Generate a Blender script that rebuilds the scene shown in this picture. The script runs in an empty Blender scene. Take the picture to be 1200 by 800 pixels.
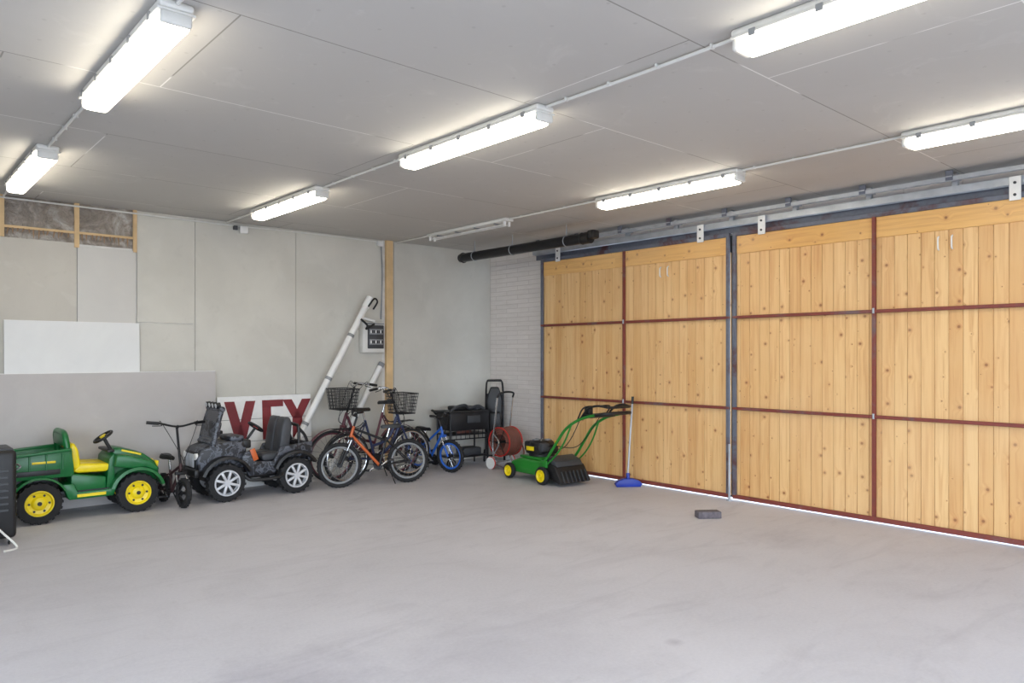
import bpy, bmesh, math, random
from mathutils import Vector, Matrix
random.seed(7)
pi=math.pi
sc=bpy.context.scene
sc.view_settings.view_transform='Standard'
sc.view_settings.exposure=0.0

# ------------------------------------------------------------ materials
def lin(c):
    r=[]
    for v in c:
        v=v/255.0
        r.append(v/12.92 if v<=0.04045 else ((v+0.055)/1.055)**2.4)
    return (r[0],r[1],r[2],1)
class N:
    def __init__(s,name):
        s.m=bpy.data.materials.new(name); s.m.use_nodes=True
        s.t=s.m.node_tree; s.b=s.t.nodes['Principled BSDF']
    def n(s,ty,**kw):
        x=s.t.nodes.new(ty)
        for k,v in kw.items(): setattr(x,k,v)
        return x
    def l(s,a,b): s.t.links.new(a,b)
    def setin(s,x,i,v):
        if hasattr(v,'is_linked') or hasattr(v,'links'): s.l(v,x.inputs[i])
        else: x.inputs[i].default_value=v
    def math(s,op,a,b=0.0,c=None):
        x=s.n('ShaderNodeMath',operation=op); s.setin(x,0,a); s.setin(x,1,b)
        if c is not None: s.setin(x,2,c)
        return x.outputs[0]
    def mix(s,f,a,b,bt='MIX'):
        x=s.n('ShaderNodeMix',data_type='RGBA',blend_type=bt)
        s.setin(x,0,f); s.setin(x,6,a); s.setin(x,7,b); return x.outputs[2]
    def noise(s,vec,scale,detail=4,rough=.5,dist=0):
        x=s.n('ShaderNodeTexNoise'); s.l(vec,x.inputs['Vector'])
        x.inputs['Scale'].default_value=scale; x.inputs['Detail'].default_value=detail
        x.inputs['Roughness'].default_value=rough; x.inputs['Distortion'].default_value=dist
        return x.outputs['Fac']
    def ramp(s,f,stops):
        x=s.n('ShaderNodeValToRGB'); s.l(f,x.inputs[0]); e=x.color_ramp.elements
        while len(e)<len(stops): e.new(.5)
        for i,(p,c) in enumerate(stops):
            e[i].position=p; e[i].color=c if len(c)==4 else (*c,1)
        return x.outputs[0]
    def maprange(s,f,a,b,c=0.,d=1.):
        x=s.n('ShaderNodeMapRange'); s.l(f,x.inputs[0])
        for i,v in enumerate((a,b,c,d)): s.setin(x,i+1,v)
        return x.outputs[0]
    def obj(s): return s.n('ShaderNodeTexCoord').outputs['Object']
    def comb(s,a,b,c):
        x=s.n('ShaderNodeCombineXYZ'); s.setin(x,0,a); s.setin(x,1,b); s.setin(x,2,c); return x.outputs[0]
    def bump(s,h,st,d=.01):
        x=s.n('ShaderNodeBump'); s.l(h,x.inputs['Height']); x.inputs['Strength'].default_value=st
        x.inputs['Distance'].default_value=d; s.l(x.outputs[0],s.b.inputs['Normal'])
def M(name,col,rough=.5,metal=0.,var=.12,vs=6,bump=0,bs=60):
    k=N(name); c=lin(col)
    d=tuple(v*(1-var*1.6) for v in c[:3])+(1,); u=tuple(min(1,v*(1+var)) for v in c[:3])+(1,)
    o=k.obj(); f=k.noise(o,vs,5,.6)
    k.l(k.ramp(f,[(.3,d),(.7,u)]),k.b.inputs['Base Color'])
    k.b.inputs['Roughness'].default_value=rough; k.b.inputs['Metallic'].default_value=metal
    if bump: k.bump(k.noise(o,bs,3),bump,.004)
    return k.m

def concrete_mat():
    k=N('floor_concrete'); o=k.obj()
    big=k.noise(o,.35,5,.6,.4); mid=k.noise(o,1.6,6,.65,.8); fine=k.noise(o,45,4,.7)
    sp=k.noise(o,7,8,.75,.3)
    c=k.mix(k.maprange(big,.35,.65),lin((184,182,188)),lin((199,197,203)))
    c=k.mix(k.maprange(mid,.5,.72,0,.4),c,lin((170,167,173)))
    c=k.mix(k.maprange(sp,.6,.75,0,.4),c,lin((158,153,155)))
    c=k.mix(k.maprange(fine,.3,.7,0,.22),c,lin((224,222,224)))
    # tyre-sweep streaks
    s=k.n('ShaderNodeSeparateXYZ'); k.l(o,s.inputs[0])
    st=k.noise(k.comb(k.math('MULTIPLY',s.outputs[0],.8),k.math('MULTIPLY',s.outputs[1],3.0),0.),1.3,5,.6,1.2)
    c=k.mix(k.maprange(st,.52,.75,0,.35),c,lin((160,157,165)))
    # oil stains at fixed places on the slab
    for (x,y,r,a,w) in ((1.55,3.35,.55,.34,1),(3.4,2.45,.07,.4,1),(5.1,5.7,.5,.14,2),(2.5,3.0,.8,.14,3),(6.0,3.2,.4,.12,4)):
        v=k.n('ShaderNodeVectorMath',operation='DISTANCE'); k.l(o,v.inputs[0]); v.inputs[1].default_value=(x,y,0)
        dd=k.math('ADD',v.outputs['Value'],k.math('MULTIPLY',k.math('SUBTRACT',k.noise(o,3.5+w,5,.7),.5),r*1.7))
        c=k.mix(k.maprange(dd,0,r,a,0.),c,lin((118,112,128)))
    k.l(c,k.b.inputs['Base Color']); k.b.inputs['Roughness'].default_value=.72
    k.bump(fine,.25,.004); return k.m
def board_mat(name,a,b,spot=.25):
    k=N(name); o=k.obj()
    c=k.mix(k.maprange(k.noise(o,1.2,6,.6,.4),.35,.65),lin(a),lin(b))
    c=k.mix(k.maprange(k.noise(o,5,8,.75),.58,.75,0,spot),c,lin(tuple(v*.82 for v in a)))
    c=k.mix(k.maprange(k.noise(o,2.3,3,.5,1.5),.6,.66,0,spot*.6),c,lin((215,213,205)))
    k.l(c,k.b.inputs['Base Color']); k.b.inputs['Roughness'].default_value=.85
    k.bump(k.noise(o,90,3),.08,.003); return k.m
def ceiling_mat():
    k=N('ceiling_gypsum'); o=k.obj()
    mp=k.n('ShaderNodeMapping'); k.l(o,mp.inputs[0]); mp.inputs['Location'].default_value=(-1.35+5.2,-2.2+5.0,0)
    br=k.n('ShaderNodeTexBrick',offset=.30,offset_frequency=2,squash=1); k.l(mp.outputs[0],br.inputs['Vector'])
    for n_,v in (('Scale',1),('Mortar Size',.0045),('Mortar Smooth',.1),('Brick Width',2.6),('Row Height',1.25),('Bias',0)): br.inputs[n_].default_value=v
    br.inputs['Color1'].default_value=lin((188,185,180)); br.inputs['Color2'].default_value=lin((194,191,186))
    br.inputs['Mortar'].default_value=(0,0,0,1)
    seam=k.mix(k.maprange(k.noise(o,.9,2),.5,.53),lin((146,142,136)),lin((234,232,228)))
    c=k.mix(k.maprange(k.noise(o,1.1,7,.65,.6),.5,.75,0,.35),br.outputs['Color'],lin((202,199,194)))
    c=k.mix(k.maprange(k.noise(o,3.,8,.7,1.),.58,.8,0,.5),c,lin((216,213,208)))
    vo=k.n('ShaderNodeTexVoronoi',voronoi_dimensions='2D'); vo.inputs['Randomness'].default_value=.25
    vo.inputs['Scale'].default_value=3.2; k.l(o,vo.inputs['Vector'])
    c=k.mix(k.maprange(vo.outputs['Distance'],.025,.04,.25,0.),c,lin((150,146,140)))
    c=k.mix(br.outputs['Fac'],c,seam)
    k.l(c,k.b.inputs['Base Color']); k.b.inputs['Roughness'].default_value=.8
    return k.m
def brick_mat():
    k=N('painted_brick'); o=k.obj()
    s=k.n('ShaderNodeSeparateXYZ'); k.l(o,s.inputs[0]); v=k.comb(s.outputs[1],s.outputs[2],0.)
    br=k.n('ShaderNodeTexBrick',offset=.5); k.l(v,br.inputs['Vector'])
    for n_,x in (('Scale',1),('Mortar Size',.005),('Mortar Smooth',.8),('Brick Width',.5),('Row Height',.068)): br.inputs[n_].default_value=x
    br.inputs['Color1'].default_value=lin((232,225,220)); br.inputs['Color2'].default_value=lin((224,217,212)); br.inputs['Mortar'].default_value=lin((204,196,190))
    c=k.mix(k.maprange(k.noise(k.comb(k.math('MULTIPLY',s.outputs[1],1.),k.math('MULTIPLY',s.outputs[2],4.),0.),5,6,.7),.4,.75,0,.4),br.outputs['Color'],lin((204,195,188)))
    k.l(c,k.b.inputs['Base Color']); k.b.inputs['Roughness'].default_value=.8
    k.bump(k.math('SUBTRACT',1.,br.outputs['Fac']),.5,.008); return k.m
BW=.1145
def wood_mat(name,horiz=False,a=(234,194,136),b=(216,168,108)):
    k=N(name); o=k.obj(); s=k.n('ShaderNodeSeparateXYZ'); k.l(o,s.inputs[0])
    y,z=(s.outputs[1],s.outputs[2]) if not horiz else (s.outputs[2],s.outputs[1])
    bid=k.math('FLOOR',k.math('DIVIDE',y,BW)) if not horiz else k.math('FLOOR',k.math('DIVIDE',z,1.53))
    wn=k.n('ShaderNodeTexWhiteNoise',noise_dimensions='1D'); k.l(bid,wn.inputs['W']); r=wn.outputs['Value']
    z2=k.math('ADD',z,k.math('MULTIPLY',r,17.3))
    vk=k.comb(y,z2,0.)
    vo=k.n('ShaderNodeTexVoronoi',voronoi_dimensions='2D'); vo.inputs['Scale'].default_value=4.9; k.l(vk,vo.inputs['Vector'])
    cs=k.n('ShaderNodeSeparateColor'); k.l(vo.outputs['Color'],cs.inputs[0])
    dist=k.math('MULTIPLY',vo.outputs['Distance'],k.maprange(cs.outputs[0],.2,.75,3.2,.9))
    yb=k.math('ADD',k.math('MULTIPLY',y,34.),k.math('MULTIPLY',k.maprange(dist,0,.30,1,0),1.5))
    g=k.noise(k.comb(yb,k.math('MULTIPLY',z2,1.2),k.math('MULTIPLY',r,30.)),1.,5,.55,.5)
    fine=k.noise(k.comb(k.math('MULTIPLY',y,260.),k.math('MULTIPLY',z2,5.),0.),1.,3,.6)
    c=k.mix(r,lin(a),lin(b))
    c=k.mix(k.maprange(g,.45,.7,0,.62),c,lin((196,134,76)))
    c=k.mix(k.maprange(fine,.4,.7,0,.14),c,lin((180,126,76)))
    c=k.mix(k.maprange(dist,.06,.14,.5,0.),c,lin((184,116,62)))
    c=k.mix(k.maprange(dist,.04,.066,.8,0.),c,lin((132,76,42)))
    blot=k.noise(o,.9,3); c=k.mix(k.maprange(blot,.4,.7,0,.3),c,lin((236,202,154)))
    k.l(c,k.b.inputs['Base Color']); k.b.inputs['Roughness'].default_value=.55
    k.bump(g,.12,.003); return k.m
def steel_mat(name,base,rust,amt=.5):
    k=N(name); o=k.obj()
    c=k.mix(k.maprange(k.noise(o,1.7,5,.7,.5),amt-.06,amt+.06),lin(rust),lin(base))
    c=k.mix(k.maprange(k.noise(o,25,5,.7),.45,.8,0,.4),c,lin(tuple(v*.7 for v in base)))
    k.l(c,k.b.inputs['Base Color']); k.b.inputs['Roughness'].default_value=.55; k.b.inputs['Metallic'].default_value=.15
    return k.m
def camo_mat():
    k=N('camouflage_plastic'); o=k.obj()
    c=k.ramp(k.noise(o,9,3,.6,1.2),[(.0,lin((26,26,30))),(.47,lin((28,28,32))),(.49,lin((86,90,100))),(.56,lin((90,94,102))),(.58,lin((38,40,48)))])
    k.l(c,k.b.inputs['Base Color']); k.b.inputs['Roughness'].default_value=.4; return k.m
def emis(name,col,st):
    k=N(name); k.b.inputs['Base Color'].default_value=lin((240,240,235))
    k.b.inputs['Emission Color'].default_value=lin(col); k.b.inputs['Emission Strength'].default_value=st
    k.b.inputs['Roughness'].default_value=.3; return k.m
def insul_mat():
    k=N('plastic_covered_insulation'); o=k.obj()
    c=k.ramp(k.noise(o,4,6,.7,1.),[(.3,lin((112,104,96))),(.5,lin((148,138,128))),(.68,lin((190,184,176)))])
    k.l(c,k.b.inputs['Base Color']); k.b.inputs['Roughness'].default_value=.2; k.bump(k.noise(o,7,4,.6,2.),1.,.05); return k.m

FLOOR=concrete_mat(); CEIL=ceiling_mat(); BRICK=brick_mat()
GYP=board_mat('gypsum_board',(196,193,184),(206,203,194)); GYP2=board_mat('gypsum_board_dark',(187,182,172),(197,192,182))
GYPW=board_mat('gypsum_board_white',(220,220,219),(228,228,226),.08); GYPL=board_mat('gypsum_board_grey',(200,197,192),(206,203,197),.1)
GYPS=board_mat('gypsum_sheet_face',(182,177,174),(190,185,182),.1)
WALL=M('wall_plaster',(214,212,208),.9)
WV=wood_mat('door_pine_planks'); WH=wood_mat('door_header_plank',True,(232,182,108),(224,172,98))
PINE=M('stud_timber',(218,186,140),.7,var=.12,vs=3)
STG=steel_mat('steel_grey',(104,108,120),(92,60,60),.42); STR=steel_mat('steel_primer_red',(116,92,92),(130,62,52),.60)
GALV=M('galvanised_steel',(180,184,190),.4,.5,.12,5)
LAMP=emis('lamp_diffuser',(255,246,226),15); LHOUS=M('lamp_housing',(222,220,214),.5,0,.05)
WHITE=M('white_paint',(232,231,228),.45,0,.05); CABLE=M('white_cable',(220,219,214),.5,0,.03)
BLACK=M('black_plastic',(24,24,26),.45,0,.1); BLKM=M('black_metal',(34,34,37),.4,.3,.1); RUB=M('rubber',(30,30,32),.8,0,.15,20)
DGREY=M('dark_grey_plastic',(62,64,68),.5); GREY=M('grey_plastic',(140,142,144),.5)
GREEN=M('green_plastic',(16,104,50),.32,0,.06); GREEN2=M('green_paint',(38,128,44),.35,0,.06); YEL=M('yellow_plastic',(240,214,20),.35,0,.05)
CHROME=M('chrome',(205,207,210),.2,.9,.03); ALU=M('alloy_silver',(206,208,212),.35,.3,.05)
RED=M('dark_red_paint',(124,34,40),.5); ORNG=M('orange_paint',(200,98,46),.35,0,.05); BLUE=M('blue_paint',(36,96,190),.35,0,.05)
BLUEP=M('blue_plastic',(28,56,160),.45); BROWN=M('hose_brown',(126,78,66),.6,0,.15); PURP=M('plum_paint',(96,44,56),.4)
TEAL=M('dark_blue_paint',(40,50,84),.35); CAMO=camo_mat(); PAVER=M('paver_stone',(104,98,104),.9,0,.2,30,.5); PINK=M('dark_frame_paint',(66,44,46),.4)
REDP=M('red_plastic',(196,40,34),.4); GLASS=M('smoked_panel',(50,54,64),.12,0,.05); CARD=M('cardboard',(160,130,100),.8)
INS=insul_mat(); GRND=M('outdoor_gravel',(150,150,150),.9,0,.2,4)

# ------------------------------------------------------------ mesh builder
def rot(rx=0,ry=0,rz=0):
    return (Matrix.Rotation(rz,4,'Z')@Matrix.Rotation(ry,4,'Y')@Matrix.Rotation(rx,4,'X'))
class O:
    def __init__(s,name): s.name=name; s.bm=bmesh.new(); s.ms=[]
    def mi(s,m):
        if m not in s.ms: s.ms.append(m)
        return s.ms.index(m)
    def add(s,vs,fs,m):
        i=s.mi(m); bv=[s.bm.verts.new(v) for v in vs]
        for f in fs:
            try:
                fc=s.bm.faces.new([bv[j] for j in f]); fc.material_index=i; fc.smooth=True
            except ValueError: pass
    def merge(s,tb,X,m):
        tb.verts.ensure_lookup_table()
        for i,v in enumerate(tb.verts): v.index=i
        s.add([X@v.co for v in tb.verts],[[v.index for v in f.verts] for f in tb.faces],m); tb.free()
    def box(s,c,size,m,r=(0,0,0),bev=0,seg=2):
        tb=bmesh.new(); bmesh.ops.create_cube(tb,size=1)
        for v in tb.verts: v.co=Vector((v.co.x*size[0],v.co.y*size[1],v.co.z*size[2]))
        if bev: bmesh.ops.bevel(tb,geom=tb.edges[:],offset=bev,segments=seg,affect='EDGES',profile=.5)
        s.merge(tb,Matrix.Translation(c)@rot(*r),m)
    def b2(s,a,b,m,bev=0):
        s.box([(a[i]+b[i])/2 for i in range(3)],[abs(b[i]-a[i]) for i in range(3)],m,bev=bev)
    def prism(s,pts,y0,y1,m,bev=0,seg=2,X=None):
        """profile in local xz, extruded along y"""
        tb=bmesh.new()
        a=[tb.verts.new((p[0],y0,p[1])) for p in pts]; b=[tb.verts.new((p[0],y1,p[1])) for p in pts]
        n=len(pts); tb.faces.new(a); tb.faces.new(b[::-1])
        for i in range(n): tb.faces.new([a[i],b[i],b[(i+1)%n],a[(i+1)%n]])
        bmesh.ops.recalc_face_normals(tb,faces=tb.faces[:])
        if bev: bmesh.ops.bevel(tb,geom=tb.edges[:],offset=bev,segments=seg,affect='EDGES',profile=.5)
        s.merge(tb,X or Matrix.Identity(4),m)
    def sweep(s,pts,r,m,n=8,closed=False,caps=True,sq=1):
        P=[Vector(p) for p in pts]; L=len(P); rs=r if isinstance(r,(list,tuple)) else [r]*L
        T=[]
        for i in range(L):
            if closed: t=P[(i+1)%L]-P[i-1]
            else: t=P[min(i+1,L-1)]-P[max(i-1,0)]
            T.append(t.normalized())
        up=Vector((0,0,1)) if abs(T[0].z)<.9 else Vector((1,0,0))
        nn=(up-T[0]*up.dot(T[0])).normalized(); vs=[]
        for i in range(L):
            nn=(nn-T[i]*nn.dot(T[i]))
            nn=nn.normalized() if nn.length>1e-6 else T[i].orthogonal().normalized()
            bb=T[i].cross(nn)
            for j in range(n):
                a=2*pi*j/n; vs.append(P[i]+nn*math.cos(a)*rs[i]+bb*math.sin(a)*rs[i]*sq)
        fs=[]
        for i in range(L if closed else L-1):
            k=(i+1)%L
            for j in range(n): fs.append([i*n+j,i*n+(j+1)%n,k*n+(j+1)%n,k*n+j])
        if not closed and caps: fs.append(list(range(n))[::-1]); fs.append([(L-1)*n+j for j in range(n)])
        s.add(vs,fs,m)
    def cyl(s,a,b,r,m,n=14,r2=None): s.sweep([a,b],[r,r if r2 is None else r2],m,n)
    def tube(s,pts,r,m,n=8,k=6,closed=False):
        P=[Vector(p) for p in pts]; L=len(P)
        if L<3: return s.sweep(P,r,m,n)
        out=[]; R=range(L if closed else L-1)
        for i in R:
            p1,p2=P[i],P[(i+1)%L]
            p0=P[i-1] if (closed or i>0) else p1*2-p2
            p3=P[(i+2)%L] if (closed or i+2<L) else p2*2-p1
            for q in range(k):
                t=q/k; out.append(.5*((2*p1)+(p2-p0)*t+(2*p0-5*p1+4*p2-p3)*t*t+(3*p1-p0-3*p2+p3)*t**3))
        if not closed: out.append(P[-1])
        s.sweep(out,r,m,n,closed)
    def ring(s,c,ax,R,r,m,N_=36,n=8,sq=1):
        c=Vector(c); ax=Vector(ax).normalized(); u=ax.orthogonal().normalized(); v=ax.cross(u)
        s.sweep([c+u*R*math.cos(2*pi*i/N_)+v*R*math.sin(2*pi*i/N_) for i in range(N_)],r,m,n,True,sq=sq)
    def lathe(s,c,ax,prof,m,n=28,caps=True):
        c=Vector(c); ax=Vector(ax).normalized(); u=ax.orthogonal().normalized(); v=ax.cross(u); vs=[];fs=[]
        for (r,h) in prof:
            for j in range(n):
                a=2*pi*j/n; vs.append(c+ax*h+(u*math.cos(a)+v*math.sin(a))*max(r,.0005))
        for i in range(len(prof)-1):
            for j in range(n): fs.append([i*n+j,i*n+(j+1)%n,(i+1)*n+(j+1)%n,(i+1)*n+j])
        if caps: fs.append(list(range(n))[::-1]); fs.append([(len(prof)-1)*n+j for j in range(n)])
        else:
            for j in range(n): fs.append([(len(prof)-1)*n+j,(len(prof)-1)*n+(j+1)%n,(j+1)%n,j])
        s.add(vs,fs,m)
    def arc(s,c,R,a0,a1,w,th,m,n=14):
        """fender: arc in xz about c, width w along y (degrees)"""
        vs=[];fs=[]
        for i in range(n+1):
            a=math.radians(a0+(a1-a0)*i/n)
            for (rr,yy) in ((R,-w/2),(R+th,-w/2*.9),(R+th,w/2*.9),(R,w/2)):
                vs.append((c[0]+rr*math.cos(a),c[1]+yy,c[2]+rr*math.sin(a)))
        for i in range(n):
            for j in range(4): fs.append([i*4+j,i*4+(j+1)%4,(i+1)*4+(j+1)%4,(i+1)*4+j])
        fs.append([0,1,2,3]); fs.append([n*4+3,n*4+2,n*4+1,n*4]); s.add(vs,fs,m)
    def done(s,X=None,angle=38):
        bmesh.ops.recalc_face_normals(s.bm,faces=s.bm.faces[:])
        me=bpy.data.meshes.new(s.name); s.bm.to_mesh(me); s.bm.free()
        for m in s.ms: me.materials.append(m)
        me.set_sharp_from_angle(angle=math.radians(angle))
        ob=bpy.data.objects.new(s.name,me); sc.collection.objects.link(ob)
        if X is not None: ob.matrix_world=X
        return ob
def place(x,y,ang=0,z=0,lean=0,sc_=1):
    return Matrix.Translation((x,y,z))@Matrix.Rotation(ang,4,'Z')@Matrix.Rotation(lean,4,'X')@Matrix.Scale(sc_,4)

# ------------------------------------------------------------ room
XL,XR,YB,YF,H=-2.8,7.45,8.9,-3.5,3.21
o=O('floor'); o.b2((XL-.2,YF-.2,-.15),(XR+.2,YB+.2,0),FLOOR); o.done()
o=O('ceiling'); o.b2((XL-.2,YF-.2,H),(XR+.2,YB+.2,H+.15),CEIL); o.done()
o=O('wall_left'); o.b2((XL-.2,3.6,0),(XL,YB,H),WALL); o.b2((XL-.2,YF,0),(XL,-2.4,H),WALL); o.b2((XL-.2,-2.4,2.95),(XL,3.6,H),WALL); o.done()  # opening in this wall is out of view, added to let in more daylight
o=O('wall_front')
o.b2((XL-.2,YF-.2,0),(-2.0,YF,H),WALL); o.b2((5.5,YF-.2,0),(XR+.2,YF,H),WALL); o.b2((-2.0,YF-.2,2.95),(5.5,YF,H),WALL); o.done()
o=O('wall_right')
o.b2((XR,7.28,0),(XR+.2,YB,H),BRICK); o.b2((XR,YF,0),(XR+.2,1.6,H),BRICK); o.b2((XR,1.6,2.86),(XR+.2,7.28,H),BRICK); o.done()
o=O('wall_back')
o.b2((XL-.2,YB,0),(XR+.2,YB+.2,H),WALL)
T=.013
def bd(x0,x1,z0,z1,m,t=T): o.b2((x0+.003,YB-t,z0+.003),(x1-.003,YB+.001,z1-.003),m)
bd(XL,-1.5,0,H,GYP); bd(-1.5,-.25,0,H,GYP); bd(-.25,1.04,0,H,GYP)
bd(1.04,1.725,1.3,2.79,GYP2,.016); bd(1.725,2.30,1.3,2.76,GYPL,.024)
bd(1.04,2.31,0,1.3,GYP2)
bd(2.31,2.936,1.965,H,GYP); bd(2.31,2.936,0,1.965,GYP); bd(2.936,4.19,0,H,GYP); bd(4.19,5.47,0,H,GYP); bd(5.66,XR,0,H,GYP)
# exposed bay with studs and insulation
o.b2((1.04,YB-.004,2.78),(2.31,YB+.001,H),INS)
o.b2((1.045,YB-.03,2.79),(1.085,YB,H),PINE); o.b2((1.70,YB-.03,2.74),(1.745,YB,H),PINE); o.b2((2.27,YB-.03,2.74),(2.308,YB,H),PINE)
o.b2((1.085,YB-.024,2.885),(2.27,YB,2.91),PINE)
for i in range(26):
    x=1.12+1.13*i/26+random.uniform(-.01,.01)
    if abs(x-1.72)<.04: continue
    o.cyl((x,YB-.03,2.885),(x+random.uniform(-.015,.015),YB-.02,2.885-random.uniform(.03,.09)),.009,CARD,5,.003)
# timber post at the panel joint
o.b2((5.52,YB-.045,0),(5.63,YB,H),PINE)
o.done()
# outdoors
o=O('ground'); o.b2((-60,-60,-.3),(60,60,-.16),GRND); o.done()

# ------------------------------------------------------------ sliding doors
def door(name,y0,y1,left):
    o=O(name); ym=(y0+y1)/2; zb,zt=.024,2.95
    i=math.floor(y0/BW)
    while i*BW<y1:
        a=max(i*BW+.0012,y0+.01); b=min((i+1)*BW-.0012,y1-.01)
        if b-a>.01: o.box((7.235,(a+b)/2,(zb+.02+2.74)/2),(.026,b-a,2.74-zb-.02),WV,bev=.0025,seg=1)
        i+=1
    for (a,b) in ((y0+.03,ym-.01),(ym+.01,y1-.03)):
        o.box((7.222,(a+b)/2,2.815),(.034,b-a,.205),WH,bev=.003,seg=1)
    o.b2((7.248,y0,zb),(7.262,y1,zt-.02),DGREY)   # backing membrane
    f=.042
    for (y,m,w) in ((y0+f/2,STG,f),(y1-f/2,STG,f),(ym,STR,.034)):
        o.box((7.195,y,(zb+zt)/2),(.03,w,zt-zb),m,bev=.004,seg=1)
    for (z,m,w) in ((zb+.022,STR,.044),(1.015,STR,.032),(2.015,STR,.032),(zt-.022,STG,.044)):
        o.box((7.192,ym,z),(.026,y1-y0,w),m,bev=.004,seg=1)
    for z in (1.015,2.015): o.cyl((7.176,ym,z-.02),(7.176,ym,z+.03),.011,GALV,10)
    for yy in ((ym-.55),(ym-.66)):
        o.tube([(7.222,yy,2.66),(7.2,yy,2.64),(7.2,yy,2.56),(7.222,yy,2.54)],.007,WHITE,6)
    for yy in (y0+.36,y1-.36):
        o.box((7.165,yy,2.985),(.012,.085,.2),WHITE,bev=.003,seg=1)
        o.cyl((7.158,yy,3.03),(7.15,yy,3.03),.012,DGREY,8); o.cyl((7.158,yy,2.93),(7.15,yy,2.93),.012,DGREY,8)
    return o.done()
door('door_1',4.465,7.47,True)
door('door_2',1.415,4.425,False)
# post bolt between doors
o=O('door_bolt_rod'); o.cyl((7.155,4.445,0),(7.155,4.445,.62),.014,GALV,10); o.cyl((7.155,4.445,0),(7.155,4.445,.012),.035,GALV,12)
o.cyl((7.155,4.445,.3),(7.176,4.445,.3),.01,GALV,8); o.done()
# track and brackets
o=O('door_track_rail')
o.box((7.235,4.45,3.03),(.07,6.4,.012),GALV); o.box((7.20,4.45,3.055),(.008,6.4,.055),GALV); o.box((7.27,4.45,3.055),(.008,6.4,.055),GALV); o.box((7.235,4.45,3.085),(.078,6.4,.008),GALV)
o.box((7.10,4.2,3.135),(.05,5.9,.04),GALV,bev=.003,seg=1)
o.box((7.33,4.4,3.01),(.03,6.6,.09),STG,bev=.003,seg=1)
y=1.5
while y<7.5:
    o.box((7.19,y,3.15),(.26,.05,.008),GALV); o.box((7.235,y,3.145),(.05,.05,.115),GALV,bev=.003,seg=1)
    o.box((7.08,y,3.16),(.02,.06,.085),STG,bev=.002,seg=1); y+=.74
o.done()
o=O('ceiling_duct_pipe')
o.cyl((6.5,8.42,3.0),(6.5,6.0,3.0),.062,BLKM,20); o.ring((6.5,6.03,3.0),(0,1,0),.062,.012,BLACK,24,8); o.ring((6.5,8.36,3.0),(0,1,0),.062,.014,BLACK,24,8)
o.cyl((6.5,6.0,3.0),(6.5,5.9,3.0),.07,BLACK,20); o.box((6.5,5.86,3.03),(.12,.1,.1),BLACK,bev=.02)
for y in (6.3,7.3,8.1):
    o.ring((6.5,y,3.0),(0,1,0),.066,.006,GALV,24,6); o.cyl((6.5,y,3.06),(6.5,y,H),.006,GALV,6)
o.done()

# ------------------------------------------------------------ lamps
def lamp(x,y0,y1,lit=True):
    o=O('fluorescent_ceiling_lamp'); c=(y0+y1)/2; L=y1-y0
    if lit:
        o.box((x,c,H-.02),(.155,L,.04),LHOUS,bev=.016,seg=3)
        o.box((x,c,H-.046),(.172,L-.01,.014),LHOUS,bev=.006)
        o.box((x,c,H-.083),(.146,L-.06,.072),LAMP,bev=.032,seg=4)
        for e in (-1,1):
            o.box((x,c+e*(L/2-.02),H-.078),(.140,.035,.060),LHOUS,bev=.014,seg=3)
        k=-.42
        while k<=.43:
            for sx in (-1,1): o.box((x+sx*.088,c+k*L,H-.052),(.008,.035,.035),GREY,bev=.002,seg=1)
            k+=.21
    else:
        o.box((x,c,H-.02),(.13,L,.04),LHOUS,bev=.012)
        for e in (-1,1):
            for sx in (-.035,.035): o.box((x+sx,c+e*(L/2-.05),H-.065),(.028,.03,.06),WHITE,bev=.004,seg=1)
        for q in (-.45,-.15,.15,.45): o.box((x,c+q*L*.8,H-.047),(.1,.02,.02),GREY)
        for sx in (-.035,.035): o.cyl((x+sx,c-L/2+.06,H-.075),(x+sx,c+L/2-.06,H-.075),.008,WHITE,8)
    o.done()
rows=[(1.08,[(.5,2.05),(3.5,5.1),(6.55,8.15)]),(3.30,[(.42,2.0),(3.38,5.0),(6.42,7.98)]),(5.70,[(.5,2.1),(3.42,5.05),(6.45,8.05)])]
for ri,(x,seg) in enumerate(rows):
    for si,(a,b) in enumerate(seg): lamp(x,a,b,not(ri==2 and si==2))
for x,seg in rows:
    prev=None
    for (a,b) in seg+[(YB-.03,0)]:
        if prev is not None:
            o=O('electrical_conduit')
            o.tube([(x,prev+.005,H-.014),(x+random.uniform(-.012,.012),(prev+a)/2,H-.017),(x,a-.005,H-.014)],.010,CABLE,6)
            k=prev+.15
            while k<a-.05: o.box((x,k,H-.012),(.032,.012,.022),CABLE); k+=.35
            o.done()
        prev=b
o=O('wall_cable')
o.tube([(1.0,YB-.03,H-.03),(2.3,YB-.04,H-.04),(3.3,YB-.035,H-.045),(4.4,YB-.03,H-.03),(5.44,YB-.03,H-.035)],.009,CABLE,6)
o.tube([(5.44,YB-.03,H-.035),(5.46,YB-.03,2.8),(5.455,YB-.03,2.4),(5.44,YB-.03,2.1)],.010,GREY,6)
o.box((3.50,YB-.045,H-.085),(.1,.05,.09),WHITE,bev=.01); o.box((3.40,YB-.04,H-.07),(.05,.04,.05),DGREY,bev=.006)
o.box((5.42,YB-.04,H-.06),(.09,.05,.07),WHITE,bev=.01)
o.done()
o=O('fuse_box')
o.box((5.27,YB-.074,1.84),(.34,.12,.42),LHOUS,bev=.02,seg=3); o.box((5.29,YB-.142,1.85),(.25,.02,.32),DGREY,bev=.008)
for z in (1.92,1.78):
    o.box((5.29,YB-.155,z),(.21,.01,.075),GREY,bev=.003)
    for i in range(8): o.box((5.205+i*.025,YB-.163,z),(.014,.014,.04),BLACK if i%3 else WHITE,bev=.002,seg=1)
o.box((5.27,YB-.135,2.03),(.30,.02,.02),GREY); o.done()

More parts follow.
